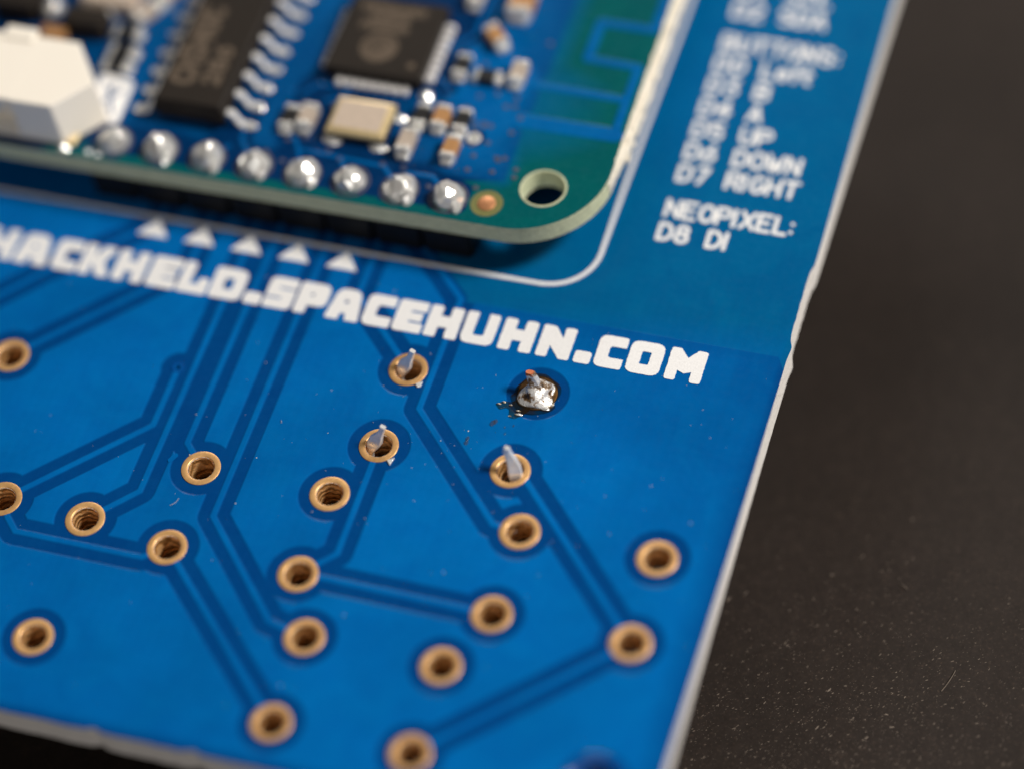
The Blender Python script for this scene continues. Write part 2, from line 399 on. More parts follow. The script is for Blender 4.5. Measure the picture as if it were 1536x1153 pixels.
def nm(k): return 'solder_mask' if k == -1 else 'ground_plane' if k == 0 else 'via' if k == len(traces_all) else 'copper_trace'
make_top(V, F, OUT, holes, keep, traces_all, [POUR], CL, 0., bare_main, nm, M['mask'], bpart, [(c, PR-.03) for c in PADS.values()])
# laminate core: rim and underside, drilled
V, F = cdt([OUT]+[circle(c, r, 36) for c, r in holes])
cen = np.array([V[list(f)].mean(0) for f in F]); ok = in_poly(cen, OUT)
for c, r in holes: ok &= np.hypot(cen[:, 0]-c[0], cen[:, 1]-c[1]) > r*.985
me, used, nt = extrude(V, [f for f, k in zip(F, ok) if k], -1.6, np.full(len(V), -.004))
# roughen the rim of the snapped stretch
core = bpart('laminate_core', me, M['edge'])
# underside
bm = bmesh.new(); bm.from_mesh(me)
for f in list(bm.faces)[:nt]:
    pass
bm.free()
V2 = [(v[0], v[1], -1.602) for v in V]; me = bpy.data.meshes.new('m'); me.from_pydata(V2, [], [f for f, k in zip(F, ok) if k]); me.update()
bpart('underside', me, M['mask'])
bm = bmesh.new(); lathe_bm(bm, [(.30, HC+.001), (.20, HC+.006), (.128, HC-.01), (.124, -.3), (.124, -1.6)], 24, *VIA); bpart('via_barrel', from_bm(bm), M['viablue'], 40)
bm = bmesh.new(); lathe_bm(bm, [(HR+.40, HC*.5), (HR+.22, HC+.05), (HR+.06, HC+.03), (HR-.02, -.06), (HR-.03, -1.6)], 40, *HOLE); bpart('mounting_hole_rim', from_bm(bm), M['viablue'], 60)

# plated holes
def plated_mesh():
    bm = bmesh.new(); z = .05
    prof = [(PR, -.01), (PR, z-.012), (PR-.02, z), (DR+.06, z), (DR+.03, z-.012), (DR+.008, z-.04), (DR-.01, z-.10), (DR-.012, -.5), (DR-.012, -1.0), (DR-.012, -1.62)]
    lathe_bm(bm, prof, 44, mi=[0, 0, 0, 0, 0, 0, 1, 1, 1]); me = bpy.data.meshes.new('plated'); bm.normal_update()
    bmesh.ops.recalc_face_normals(bm, faces=bm.faces); bm.to_mesh(me); bm.free()
    me.materials.append(M['gold']); me.materials.append(M['barrel'])
    me.polygons.foreach_set('use_smooth', [True]*len(me.polygons)); me.set_sharp_from_angle(angle=math.radians(50)); return me
pm = plated_mesh()
for k, c in PADS.items():
    o = link('plated_hole', pm, None, board); o.location = (c[0], c[1], 1.6); o.rotation_euler.z = rnd.random()*6

# ---- switch leads poking through, and the one solder joint
def lead(name, c, path, label=None, tipmat='tin'):
    """path: (x, y, z, width, thickness, heading of the width axis in degrees)"""
    bm = bmesh.new(); secs = []
    for i, (x, y, z, w_, t_, h) in enumerate(path):
        a = math.radians(h); ax = Vector((math.cos(a), math.sin(a), 0))
        p0 = Vector(path[max(0, i-1)][:3]); p1 = Vector(path[min(len(path)-1, i+1)][:3]); d = (p1-p0).normalized()
        up = d.cross(ax).normalized(); ax = up.cross(d).normalized()
        secs.append(rect_sec((c[0]+x, c[1]+y, z), ax, w_, t_, up, .2))
    loft_bm(bm, secs)
    o = bpart(name, from_bm(bm), M['lead_tin'], 35)
    if label: o['label'] = label
    return o
leafpath = [(-.46, -.14, -1.1, .24, .22, -25), (-.42, -.12, -.35, .34, .22, -25), (-.27, -.03, .08, .66, .22, -24), (-.06, .08, .42, .66, .24, -20), (.10, .17, .70, .36, .24, -12), (.20, .22, .92, .29, .24, -10), (.31, .27, 1.25, .28, .22, -10)]
lead('switch_lead', PADS['A'], leafpath, 'bent tin lead poking out of the hole below the letter H')
lead('switch_lead', PADS['B'], [(x*1.02, y, z*1.04, w_, t_, h+4) for x, y, z, w_, t_, h in leafpath], 'bent tin lead in the hole with a broad dark ring, left of centre')
lead('switch_lead', PADS['D'], [(.32, -.26, -1.1, .50, .24, 10), (.32, -.22, -.2, .60, .26, 15), (.30, -.13, .15, .68, .28, 20), (.24, .0, .46, .62, .28, 18), (.10, .13, .80, .48, .28, 12), (-.05, .23, 1.08, .38, .28, 8), (-.12, .28, 1.30, .36, .26, 5), (-.08, .30, 1.47, .26, .22, 5)], [(.30, -.26, -1.1, .50, .24, 10), (.28, -.22, -.2, .60, .26, 15), (.22, -.12, .28, .66, .28, 20), (.10, .04, .68, .54, .28, 18), (-.03, .18, 1.02, .38, .28, 12), (-.10, .27, 1.32, .32, .26, 8), (-.11, .29, 1.46, .22, .20, 5)],
     'curled bright lead leaning left out of its gold ringed hole')
# burnt joint: lumpy dome
def blob_mesh(r, h, seed, lump=.12, nr=9, ns=30, px=0., py=0., ex=1., ey=1., peak=1.3, z0=-.02):
    bm = bmesh.new(); rings = []
    for k in range(nr+1):
        t = k/nr; ring = []
        if k == nr: break
        for i in range(ns):
            a = 2*PI*i/ns; f = 1-t**peak; rr = r*math.sin(math.acos(min(1, t)))**.9 if False else r*(1-t)**(1/peak)*(1) 
            rr = r*math.sqrt(max(0, 1-t**1.6)) if peak > 1.2 else r*(1-t)**.8
            q = Vector((math.cos(a)*rr, math.sin(a)*rr, t*h*2)); nz = noise.noise(q*1.7/r*.6+Vector((seed*3.1, seed, 0)))
            rr *= 1+lump*nz*2
            ring.append(bm.verts.new((px*t+ex*rr*math.cos(a), py*t+ey*rr*math.sin(a), z0+h*t*(1+lump*nz))))
        rings.append(ring)
    for a_, b_ in zip(rings[:-1], rings[1:]):
        for i in range(ns): bm.faces.new((a_[i], a_[(i+1) % ns], b_[(i+1) % ns], b_[i]))
    c = bm.verts.new((px, py, z0+h)); 
    for i in range(ns): bm.faces.new((rings[-1][i], rings[-1][(i+1) % ns], c))
    return from_bm(bm)
me = blob_mesh(.86, .58, 4.2, .24, 14, 48, -.10, .08, 1.0, .95)
me.transform(Matrix.Translation((PADS['E'][0]+.02, PADS['E'][1], .04))); jo = bpart('solder_joint', me, M['burnt'], 60); jo['label'] = 'lumpy burnt solder joint ringed with brown flux'
ld = lead('switch_lead', PADS['E'], [(.04, -.06, .15, .80, .56, 20), (-.06, .06, .50, .58, .40, 15), (-.17, .15, .82, .52, .38, 8), (-.26, .22, 1.06, .47, .36, 0), (-.31, .26, 1.22, .43, .33, -5)], 'short lead with a copper red cut tip standing in burnt solder'); ld.data.materials[0] = M['burnt']
bm = bmesh.new(); loft_bm(bm, [rect_sec((PADS['E'][0]-.30, PADS['E'][1]+.245, 1.14), (1, -.1, .1), .475, .36, (.1, 1, -.3), .2), rect_sec((PADS['E'][0]-.335, PADS['E'][1]+.275, 1.28), (1, -.1, .1), .40, .31, (.1, 1, -.3), .3)])
cm = from_bm(bm); M['redcopper'] = simple('oxidised_copper_tip', (.50, .14, .05), .45, .5, .5, .3, 5)
o = link('cut_tip', cm, M['redcopper'], ld)
cm.transform(OFF)

# flux film spilling toward the lower left, with splashes
ex, ey = PADS['E']
def film(pts, h, name='flux_residue', r=.1):
    poly = rounded(pts, r, 3); me, u, nt = flat_region([poly], [], .02, h)
    bm = bmesh.new(); bm.from_mesh(me); top = [f for f in bm.faces if f.normal.z > .9 or f.normal.z < -.9]
    bmesh.ops.bevel(bm, geom=[e for e in bm.edges if len(e.link_faces) == 2 and abs(e.link_faces[0].normal.z-e.link_faces[1].normal.z) > .5], offset=h*.3, segments=1, affect='EDGES')
    return from_bm(bm)
ring_pts = []
for i in range(60):
    a = 2*PI*i/60
    r = 1.06+.14*noise.noise((math.cos(a)*1.3, math.sin(a)*1.3, 2.0))+(.20 if -2.9 < a-2*PI*(a > PI) < -.5 else 0)
    ring_pts.append((ex+r*math.cos(a), ey+r*math.sin(a)))
me, u, nt = flat_region([ring_pts], [circle((ex, ey), .98, 40)], .0, .075); bpart('flux_residue', me, M['flux'])
me, u, nt = flat_region([[(ex+(.985+.03*noise.noise((i*.9, 1, 1)))*math.cos(2*PI*i/48), ey+(.985+.03*noise.noise((i*.9, 1, 1)))*math.sin(2*PI*i/48)) for i in range(48)]], [circle((ex, ey), .40, 30)], .045, .079); bpart('flux_residue', me, M['fluxdark'])
# pale solder flakes beside two of the bare leads
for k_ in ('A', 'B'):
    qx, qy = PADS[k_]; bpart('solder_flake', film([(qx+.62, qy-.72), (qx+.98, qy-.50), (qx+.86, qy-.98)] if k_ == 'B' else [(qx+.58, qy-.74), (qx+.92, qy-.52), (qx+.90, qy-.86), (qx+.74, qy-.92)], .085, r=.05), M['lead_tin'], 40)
# little island of copper left between two clearances
me, u, nt = flat_region([capsule((-9.52, -2.98), (-9.36, -2.66), .12, 8)], [], .0, HC+.004)
at = me.attributes.new('copper', 'FLOAT', 'POINT'); at.data.foreach_set('value', np.ones(len(me.vertices), dtype=np.float32)); bpart('copper_island', me, M['mask'])
tail = [(ex+a, ey+b_) for a, b_ in ((-.72, -.30), (-.79, -.51), (-1.03, -.78), (-1.40, -.78), (-1.78, -1.02), (-1.49, -1.28), (-1.20, -1.12), (-1.03, -1.19), (-.95, -1.61), (-.67, -1.66), (-.33, -1.39), (-.08, -1.0), (-.1, -.72))]
bpart('flux_residue', film(tail, .10, r=.06), M['flux'], 40)
for dx, dy, s in ((-1.49, -2.0, .09), (-1.60, -2.12, .12), (-2.50, -3.22, .09), (-2.49, -3.45, .10), (-.97, -2.22, .04), (-.59, -2.04, .045), (-.86, -2.57, .04)):
    me = blob_mesh(s, s*.75, dx*7, .22, 6, 14, .2*s, .1*s, 1., 1.5, 1.4, 0); me.transform(Matrix.Translation((ex+dx, ey+dy, HC))); bpart('flux_residue', me, M['fluxdrop'], 50)

for dx, dy, s_ in ((-.50, -1.40, .10), (-.60, -1.20, .06), (-1.62, -1.0, .07), (-1.40, -.85, .06), (-.92, -1.56, .05), (.62, -.80, .12), (.85, -.55, .08), (-1.05, -.95, .06)):
    me = blob_mesh(s_, s_*.55, dx*5+1, .35, 6, 14, .3*s_, .1*s_, 1.3+.7*rnd.random(), .55+.3*rnd.random(), 1.4, 0); me.transform(Matrix.Translation((ex+dx, ey+dy, HC+.04))); bpart('flux_bead', me, M['solder'] if dx > 0 else M['dot_solder'] if s_ < .075 else M['lead_tin'], 50)
# ------------------------------------------------------------------ legend lettering
def jag(poly, amp=.013, step=.07):
    out = []
    for i in range(len(poly)):
        a = Vector(poly[i]); b_ = Vector(poly[(i+1) % len(poly)]); n_ = max(1, int((b_-a).length/step))
        for k in range(n_):
            p = a+(b_-a)*(k/n_); out.append((p.x+amp*(rnd.random()*2-1), p.y+amp*.5*(rnd.random()*2-1)))
    return out
H_ = 1.87
def R_(x0, y0, x1, y1): return [(x0, y0), (x1, y0), (x1, y1), (x0, y1)]
def title_glyph(ch, w_):
    """(positive polygons, negative polygons) of one heavy squared letter of width w_, cap height H_"""
    h = H_; s = .60; r = .14
    if ch == 'H': return [rounded(R_(0, 0, s, h), r), rounded(R_(w_-s, 0, w_, h), r), R_(s*.5, .62, w_-s*.5, 1.27)], []
    if ch == 'A': return [rounded([(0, 0), (w_, 0), (w_-.28, h), (.28, h)], [r, r, .42, .42])], [rounded([(w_/2-.2, -.1), (w_/2+.2, -.1), (w_/2+.13, .42), (w_/2-.13, .42)], .08), rounded(R_(w_/2-.12, 1.02, w_/2+.10, 1.22), .06)]
    if ch == 'C': return [rounded(R_(0, 0, w_, h), [.40, r, r, .40])], [rounded(R_(.60, .60, w_+.3, h-.60), [.16, 0, 0, .16])]
    if ch == 'K': return [rounded(R_(0, 0, s, h), r), rounded([(s*.5, .70), (s+.1, .62), (w_-.62, -.0), (w_, 0), (w_-.05, .25), (w_-.42, .95), (w_-.1, h-.25), (w_-.06, h), (w_-.68, h), (s+.1, 1.24), (s*.5, 1.2)], [0, .05, .12, .14, .1, .1, .1, .14, .12, .05, 0])], []
    if ch == 'E': return [rounded(R_(0, 0, w_, h), [.22, r, r, .22])], [R_(.72, .575, w_+.2, .685), R_(.72, 1.185, w_+.2, 1.295), R_(w_-.14, .55, w_+.2, 1.31)]
    if ch == 'L': return [rounded(R_(0, 0, s, h), r), rounded(R_(0, 0, w_, .58), [.2, r, r, 0]), rounded(R_(w_-.55, 0, w_, .98), r)], []
    if ch == 'D': return [rounded(R_(0, 0, w_, h), [.2, .46, .46, .2])], [rounded(R_(.62, .60, w_-.60, h-.60), .07)]
    if ch == '.': return [rounded(R_(0, 0, w_, .70), .16)], []
    if ch == 'S': return [rounded(R_(0, 0, w_, h), [r, .38, r, .38])], [R_(.62, 1.19, w_+.2, 1.29), R_(-.2, .58, w_-.62, .68)]
    if ch == 'P': return [rounded(R_(0, 0, s, h), r), rounded(R_(0, .52, w_, h), [0, .42, .42, .2])], [rounded(R_(.62, 1.09, .80, 1.27), .05)]
    if ch == 'U': return [rounded(R_(0, 0, w_, h), [.42, .42, r, r])], [rounded(R_(.55, .52, w_-.55, h+.4), [.12, .12, 0, 0])]
    if ch == 'N': return [rounded(R_(0, 0, .56, h), r), rounded(R_(w_-.56, 0, w_, h), r), [(.1, h-.01), (.62, h-.03), (w_-.1, .62), (w_-.1, .01), (w_-.52, .03), (.1, 1.30)]], []
    if ch == 'O': return [rounded(R_(0, 0, w_, h), .44)], [rounded(R_(.60, .56, w_-.60, h-.56), .08)]
    if ch == 'M': return [rounded(R_(0, 0, .54, h), r), rounded(R_(w_-.54, 0, w_, h), r), [(.2, h-.02), (.5, h-.06), (w_/2, h-.50), (w_-.5, h-.06), (w_-.2, h-.02), (w_-.2, .75), (w_/2+.22, .55), (w_/2, .46), (w_/2-.22, .55), (.2, .75)]], []
TITLE = [('H', -23.75, -22.05), ('A', -21.92, -20.08), ('C', -19.85, -18.5), ('K', -18.35, -16.70), ('H', -16.5, -14.88), ('E', -14.65, -13.10), ('L', -12.98, -11.42), ('D', -11.28, -9.58), ('.', -9.40, -8.52), ('S', -8.38, -6.92), ('P', -6.76, -5.20),
         ('A', -5.10, -3.36), ('C', -3.22, -1.78), ('E', -1.63, -.14), ('H', 0.0, 1.66), ('U', 1.85, 3.50), ('H', 3.78, 5.44), ('N', 5.70, 7.36), ('.', 7.58, 8.40), ('C', 8.56, 9.94), ('O', 10.12, 11.78), ('M', 12.06, 13.84)]
ZS = HC+.001
for ch, x0, x1 in TITLE:
    pos, neg = title_glyph(ch, x1-x0); dv = 6.62
    mv = lambda p: [(x+x0, y_+dv) for x, y_ in p]
    me, u, nt = flat_region([jag(mv(p)) for p in pos], [jag(mv(p)) for p in neg], .0, ZS+.022)
    bpart('printed_letter', me, M['silk'])

def arc(cx, cy, rx, ry, a0, a1, n_=8): return [(cx+rx*math.cos(math.radians(a0+(a1-a0)*i/n_)), cy+ry*math.sin(math.radians(a0+(a1-a0)*i/n_))) for i in range(n_+1)]
G = {
 'A': [[(0, 0), (.31, 1), (.62, 0)], [(.12, .33), (.5, .33)]],
 'B': [[(0, 0), (0, 1), (.32, 1)]+arc(.34, .76, .24, .24, 90, -90)+[(0, .52)], [(.3, .52)]+arc(.36, .26, .26, .26, 90, -90)+[(0, 0)]],
 'C': [arc(.34, .5, .32, .5, 50, 310, 12)],
 'D': [[(0, 0), (0, 1), (.2, 1)]+arc(.22, .5, .40, .5, 80, -80, 10)+[(.2, 0), (0, 0)]],
 'E': [[(.58, 1), (0, 1), (0, 0), (.58, 0)], [(0, .52), (.45, .52)]],
 'F': [[(.58, 1), (0, 1), (0, 0)], [(0, .52), (.45, .52)]],
 'G': [arc(.34, .5, .32, .5, 50, 330, 12)+[(.63, .45), (.38, .45)]],
 'H': [[(0, 0), (0, 1)], [(.6, 0), (.6, 1)], [(0, .5), (.6, .5)]],
 'I': [[(0, 0), (0, 1)]],
 'L': [[(0, 1), (0, 0), (.52, 0)]],
 'M': [[(0, 0), (0, 1), (.33, .4), (.66, 1), (.66, 0)]],
 'N': [[(0, 0), (0, 1), (.6, 0), (.6, 1)]],
 'O': [arc(.33, .5, .33, .5, 0, 360, 16)],
 'P': [[(0, 0), (0, 1), (.32, 1)]+arc(.34, .74, .27, .26, 90, -90)+[(0, .48)]],
 'R': [[(0, 0), (0, 1), (.32, 1)]+arc(.34, .74, .26, .26, 90, -90)+[(0, .48)], [(.3, .48), (.6, 0)]],
 'S': [arc(.31, .75, .29, .25, 40, 270, 9)+arc(.31, .25, .29, .25, 90, -140, 9)],
 'T': [[(0, 1), (.62, 1)], [(.31, 1), (.31, 0)]],
 'U': [[(0, 1), (0, .3)]+arc(.3, .3, .3, .3, 180, 360, 8)+[(.6, .3), (.6, 1)]],
 'W': [[(0, 1), (.18, 0), (.37, .65), (.56, 0), (.74, 1)]],
 'X': [[(0, 0), (.62, 1)], [(0, 1), (.62, 0)]],
 'e': [[(.04, .34), (.5, .34)]+arc(.27, .34, .25, .34, 0, 310, 10)],
 'f': [[(.12, 0), (.12, .8)]+arc(.3, .8, .18, .2, 180, 80, 4), [(0, .62), (.34, .62)]],
 't': [[(.14, .95), (.14, .2)]+arc(.3, .2, .16, .2, 180, 280, 4), [(0, .66), (.36, .66)]],
 '0': [arc(.3, .5, .3, .5, 0, 360, 16)], '1': [[(0, .8), (.22, 1), (.22, 0)]],
 '2': [arc(.3, .72, .29, .28, 160, -30, 8)+[(0, 0), (.6, 0)]],
 '3': [[(.02, 1), (.56, 1), (.28, .6)]+arc(.3, .3, .28, .3, 80, -150, 9)],
 '4': [[(.45, 0), (.45, 1), (0, .3), (.62, .3)]],
 '5': [[(.55, 1), (.06, 1), (.04, .56)]+arc(.3, .32, .28, .32, 110, -150, 10)],
 '6': [[(.5, 1)]+arc(.3, .32, .29, .32, 160, 520, 14)],
 '7': [[(0, 1), (.58, 1), (.2, 0)]],
 '8': [arc(.3, .76, .24, .24, 0, 360, 12), arc(.3, .27, .29, .27, 0, 360, 12)],
 '9': [arc(.3, .68, .29, .32, -20, 340, 14)+[(.2, 0)]],
 ':': [[(.05, .2), (.05, .21)], [(.05, .72), (.05, .73)]], ' ': [], '-': [[(0, .45), (.45, .45)]],
}
ADV = {'I': .36, ':': .40, '1': .55, 'f': .58, 't': .60, 'e': .78, 'W': 1.0, 'M': .95, ' ': .74, 'L': .76}
def text_polys(s, x, y, h, st, sx=1.0):
    out = []
    for ch in s:
        for pl in G[ch]:
            q = [(x+px*h*sx, y+py*h) for px, py in pl]
            for a, b_ in segs(q): out.append(capsule(a, b_, st/2, 5))
        x += ADV.get(ch, .86)*h*sx
    return out, x
ST = .200; TH = .98
def legend(s, x, y, col2=None, x2=None):
    for s_, x_ in ((s, x), (col2, x2)):
        if s_: p, e_ = text_polys(s_, x_, y, TH, ST, 1.015); me, u, nt = flat_region(p, [], -.002, .024); bpart('printed_text', me, M['silk'])
X0 = 9.58; X2 = 12.05
legend('NEOPIXEL:', X0, 16.2); legend('D8', X0, 14.7, 'DI', X2)
for i, (a, b_) in enumerate((('D0', 'Left'), ('D3', 'B'), ('D4', 'A'), ('D5', 'UP'), ('D6', 'DOWN'), ('D7', 'RIGHT'))): legend(a, X0, 25.95-1.49*i, b_, X2)
legend('BUTTONS:', X0, 27.42); legend('D2', X0, 29.75, 'SDA', X2); legend('D1', X0, 31.25, 'SCL', X2)
for k in range(5):
    u0 = -15.36+2.54*k; me, u, nt = flat_region([rounded([(u0-.82, 9.62), (u0+.82, 9.62), (u0, 10.72)], .08, 2)], [], 0, ZS+.022); bpart('arrow_mark', me, M['silk'])
# module outline on the board
ol = [(-27, 10.82), (4.9, 10.82)]+arc(4.75, 13.25, 2.42, 2.42, -90, 0, 10)+[(7.17, 39)]
me, u, nt = flat_region([capsule(a, b_, .10, 5) for a, b_ in segs(ol)], [], -.002, ZS+.020); bpart('outline_mark', me, M['silk'])

# ------------------------------------------------------------------ the module on top
Z0 = 3.2; TM = 1.1
mod = empty('wifi_module', (-8, 28, 0), 'smaller blue module board with chips, white connector and eight solder joints along its edge', 'electronic module')
MOFF = Matrix.Translation((8, -28, 0))
def mpart(name, me, m, smooth=None, parent=None):
    me.transform(MOFF); o = link(name, me, m, parent or mod, smooth); return o
def ragged(y): return 7.22+.05*noise.noise((y*2.1, .3, 4))+.05*noise.noise((y*6.3, 2.3, 4))
mout = []
x = -27.5
while x < 2.6: mout.append((x, 11.38+.025*noise.noise((x*2.4, 7, 0)))); x += .3
mout += [(2.8+4.45*math.sin(math.radians(t)), 15.83-4.45*math.cos(math.radians(t))) for t in range(0, 86, 5)]
y = 16.0
while y < 45.2: mout.append((ragged(y) if 16.4 < y < 39 else 7.25, y)); y += .14
mout += [(7.25, 45.4), (-27.5, 45.4)]
JU = [-17.90+2.54*k for k in range(8)]; JV = 12.62
MH = (4.26, 14.13); MHR = 1.08
def Z_(c, r): return (c, r)
mholes = [(MH, MHR), ((-.03, 16.52), .12)]
mkeep = [((x, JV), 1.15) for x in JU]+[(MH, MHR+.35), ((1.82, 12.67), .85), ((-.03, 16.52), .52)]
mpour = [(-1.0, 14.2), (2.22, 14.2), (2.22, 17.45), (1.95, 17.45), (1.95, 18.7), (2.3, 18.7), (2.3, 20.2), (2.0, 20.2), (2.35, 21.1), (2.45, 40), (-2.2, 40), (-2.2, 18.2), (-2.1, 16.2), (-2.1, 14.9)]
mpour2 = [(-18.6, 13.95), (-13.5, 13.95), (-13.5, 15.5), (-16.9, 17), (-17.9, 28), (-18.9, 28), (-18.9, 17.5), (-18.6, 15)]
mpour3 = [(-11.0, 13.9), (-9.9, 13.9), (-9.9, 19), (-9.2, 19), (-9.2, 40), (-10.8, 40), (-10.8, 20), (-11.0, 18)]
mtr = [([(6.72, 18.1), (6.72, 22.6)], .55), ([(1.5, 20.5), (6.6, 20.4)], .55, 1), ([(1.2, 18.1), (6.72, 18.1)], 1.0, 1), ([(6.72, 22.6), (4.05, 22.7)], .55), ([(4.05, 22.7), (4.05, 25.2)], .62), ([(4.05, 25.2), (6.85, 25.2)], .6), ([(6.85, 25.2), (6.85, 28.2)], .6), ([(6.85, 28.2), (4.0, 28.2)], .6), ([(4.0, 28.2), (4.0, 30.8), (6.85, 30.8), (6.85, 33.8)], .6),
       ([(JU[7], JV), (-1.3, 13.75), (-2.6, 13.75)], .3), ([(JU[6], JV), (-3.9, 13.9), (-8.3, 14.1)], .3), ([(JU[5], JV), (-6.3, 14.05)], .3), ([(JU[4], JV), (-8.7, 14.5), (-9.5, 15.4)], .3), ([(JU[3], JV), (-11.5, 14.1), (-11.6, 15.0)], .3), ([(JU[2], JV), (-12.0, 13.6)], .3),
       ([(-9.5, 17.6), (-8.9, 18.4), (-8.1, 18.4)], .25), ([(-7.3, 18.7), (-7.3, 17.9), (-8.2, 17.4)], .25), ([(-2.9, 20), (-2.2, 19.4)], .25), ([(-3.1, 22.0), (-2.0, 23.2), (-2.0, 27)], .3), ([(-8.6, 24.5), (-9.8, 26)], .3)]
V, F = board_top(mout, mholes, mkeep, mtr, [mpour, mpour2, mpour3], .3, .22)
def bare_mod(P): return (((P[:, 0] > 2.3) | (P[:, 1] < 11.95) | ((P[:, 0] > .9) & (P[:, 1] < 14.1)))).astype(float)
def nm2(k): return 'solder_mask' if k == -1 else 'ground_plane' if k == 0 else 'antenna_trace' if k <= 9 else 'copper_trace'
make_top(V, F, mout, mholes, mkeep, mtr, [mpour, mpour2, mpour3], .22, Z0, bare_mod, nm2, M['mask2'], mpart)
V, F = cdt([mout]+[circle(c, r, 36) for c, r in mholes]); cen = np.array([V[list(f)].mean(0) for f in F]); ok = in_poly(cen, mout)
for c, r in mholes: ok &= np.hypot(cen[:, 0]-c[0], cen[:, 1]-c[1]) > r*.985
FF = [f for f, k in zip(F, ok) if k]
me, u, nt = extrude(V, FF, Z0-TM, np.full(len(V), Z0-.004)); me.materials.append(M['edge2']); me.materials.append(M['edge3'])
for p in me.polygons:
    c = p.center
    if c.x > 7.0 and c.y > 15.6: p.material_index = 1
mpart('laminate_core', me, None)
me = bpy.data.meshes.new('m'); me.from_pydata([(v[0], v[1], Z0-TM-.002) for v in V], [], FF); me.update(); mpart('underside', me, M['mask2'])
# crumbs of torn laminate along the snapped edge
bm = bmesh.new(); secs = []; y = 15.2
while y < 40:
    k_ = min(1, (y-15.2)/3.0); f1 = .22+.10*noise.noise((y*1.1, 8.2, 0))+.07*noise.noise((y*5.0, 8.2, 0)); x_ = ragged(y)
    secs.append([(x_-.05, y, Z0-.06), (x_+.02+.3*f1*k_, y, Z0-.12), (x_+.05+(f1+.10)*k_, y, Z0-.42), (x_+.05+(f1+.12)*k_, y, Z0-.75), (x_-.05, y, Z0-TM+.02)]); y += .12
loft_bm(bm, secs)
y = 17.4
while y < 38:
    s = .05+.07*rnd.random(); t = bmesh.new(); bmesh.ops.create_icosphere(t, subdivisions=1, radius=s)
    pz = Z0-.12-.75*rnd.random()**1.5; px = ragged(y)+.10+.25*min(1, (Z0-pz)/.5)
    for v in t.verts: v.co = Vector((px+v.co.x*.8, y+v.co.y*2.2*(1+.4*noise.noise(v.co*20)), pz+v.co.z*1.2))
    tm = bpy.data.meshes.new('t'); t.to_mesh(tm); t.free(); bm.from_mesh(tm); bpy.data.meshes.remove(tm)
    y += .10+.12*rnd.random()
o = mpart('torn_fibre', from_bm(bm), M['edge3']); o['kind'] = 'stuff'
# bare ring and copper fiducial dot, hole rim
me, u, nt = flat_region([circle((1.82, 12.67), .80, 36)], [], Z0-.002, Z0+.012); mpart('mask_opening', me, M['resin'])
bm = bmesh.new(); lathe_bm(bm, [(.45, 0), (.45, .03), (.42, .045), (.001, .048)], 30, 1.82, 12.67); me = from_bm(bm); me.transform(Matrix.Translation((0, 0, Z0+.01))); mpart('fiducial_dot', me, M['copper'], 40)
bm = bmesh.new(); lathe_bm(bm, [(MHR+.09, .0), (MHR+.08, .03), (MHR-.01, .03), (MHR-.012, -TM)], 44, *MH); me = from_bm(bm); me.transform(Matrix.Translation((0, 0, Z0))); mpart('mounting_hole_rim', me, M['edge2'], 40)
# via
bm = bmesh.new(); lathe_bm(bm, [(.36, 0), (.34, .05), (.15, .05), (.12, -.6)], 26, -.03, 16.52); me = from_bm(bm); me.transform(Matrix.Translation((0, 0, Z0))); mpart('via', me, M['tin'], 40)
bm = bmesh.new(); lathe_bm(bm, [(.14, 0), (.12, .03), (.05, .03), (.045, -.05)], 12); vm = from_bm(bm); vm.materials.append(M['viadim'])
vm.polygons.foreach_set('use_smooth', [True]*len(vm.polygons))
for k in range(26):
    vx = rnd.uniform(-1.0, 1.9); vy = rnd.uniform(14.5, 19.6)
    o = link('stitching_via', vm, None, mod); o.location = (vx+8, vy-28, Z0+HC)
for vx, vy in ((-10.0, 13.6), (-9.0, 13.2), (-6.9, 14.3), (-6.2, 13.9), (-4.0, 14.0), (-2.9, 14.0), (-9.2, 14.6), (-8.4, 14.9), (-1.3, 13.1), (-10.3, 11.9), (2.6, 15.0), (2.65, 14.5), (1.9, 23.3), (-.9, 21.3), (1.0, 13.5)):
    o = link('stitching_via', vm, None, mod); o.location = (vx+8, vy-28, Z0+HC*.6)
# solder joints of the header row
def facet_joint(seed):
    """a hand-made joint: a dome of flat, crisp facets that have flowed a little, with the pin's stub in it"""
    q = random.Random(seed); bm = bmesh.new(); r0 = .80+.08*q.random(); h = .78+.30*q.random(); lx, ly = q.uniform(-.16, .16), q.uniform(-.12, .12)
    pts = [(1.0*r0*math.cos(a), 1.0*r0*math.sin(a), 0) for a in (2*PI*k/14+q.random()*.2 for k in range(14))]
    for t, n_ in ((.30, 7), (.62, 6), (.93, 4)):
        a0 = q.random()*6.28
        for k in range(n_):
            a = a0+2*PI*k/n_+q.uniform(-.35, .35); rr = r0*(1-t**1.7)**.62*(.86+.26*q.random())
            pts.append((lx*t+rr*math.cos(a), ly*t+rr*math.sin(a), h*t*(.9+.2*q.random())))
    for p in pts: bm.verts.new(p)
    bmesh.ops.convex_hull(bm, input=bm.verts)
    bmesh.ops.delete(bm, geom=[v for v in bm.verts if not v.link_faces], context='VERTS')
    bmesh.ops.dissolve_limit(bm, angle_limit=math.radians(9), verts=bm.verts, edges=bm.edges)
    bmesh.ops.bevel(bm, geom=list(bm.edges), offset=.022, segments=2, affect='EDGES', profile=.5)
    bmesh.ops.triangulate(bm, faces=bm.faces)
    bmesh.ops.subdivide_edges(bm, edges=[e for e in bm.edges if e.calc_length() > .16], cuts=2, use_grid_fill=True)
    for v in bm.verts:
        nz = noise.noise(v.co*2.3+Vector((seed*3.3, 0, 0))); v.co += v.co.normalized()*.035*nz*min(1, v.co.z*4)
    return from_bm(bm)
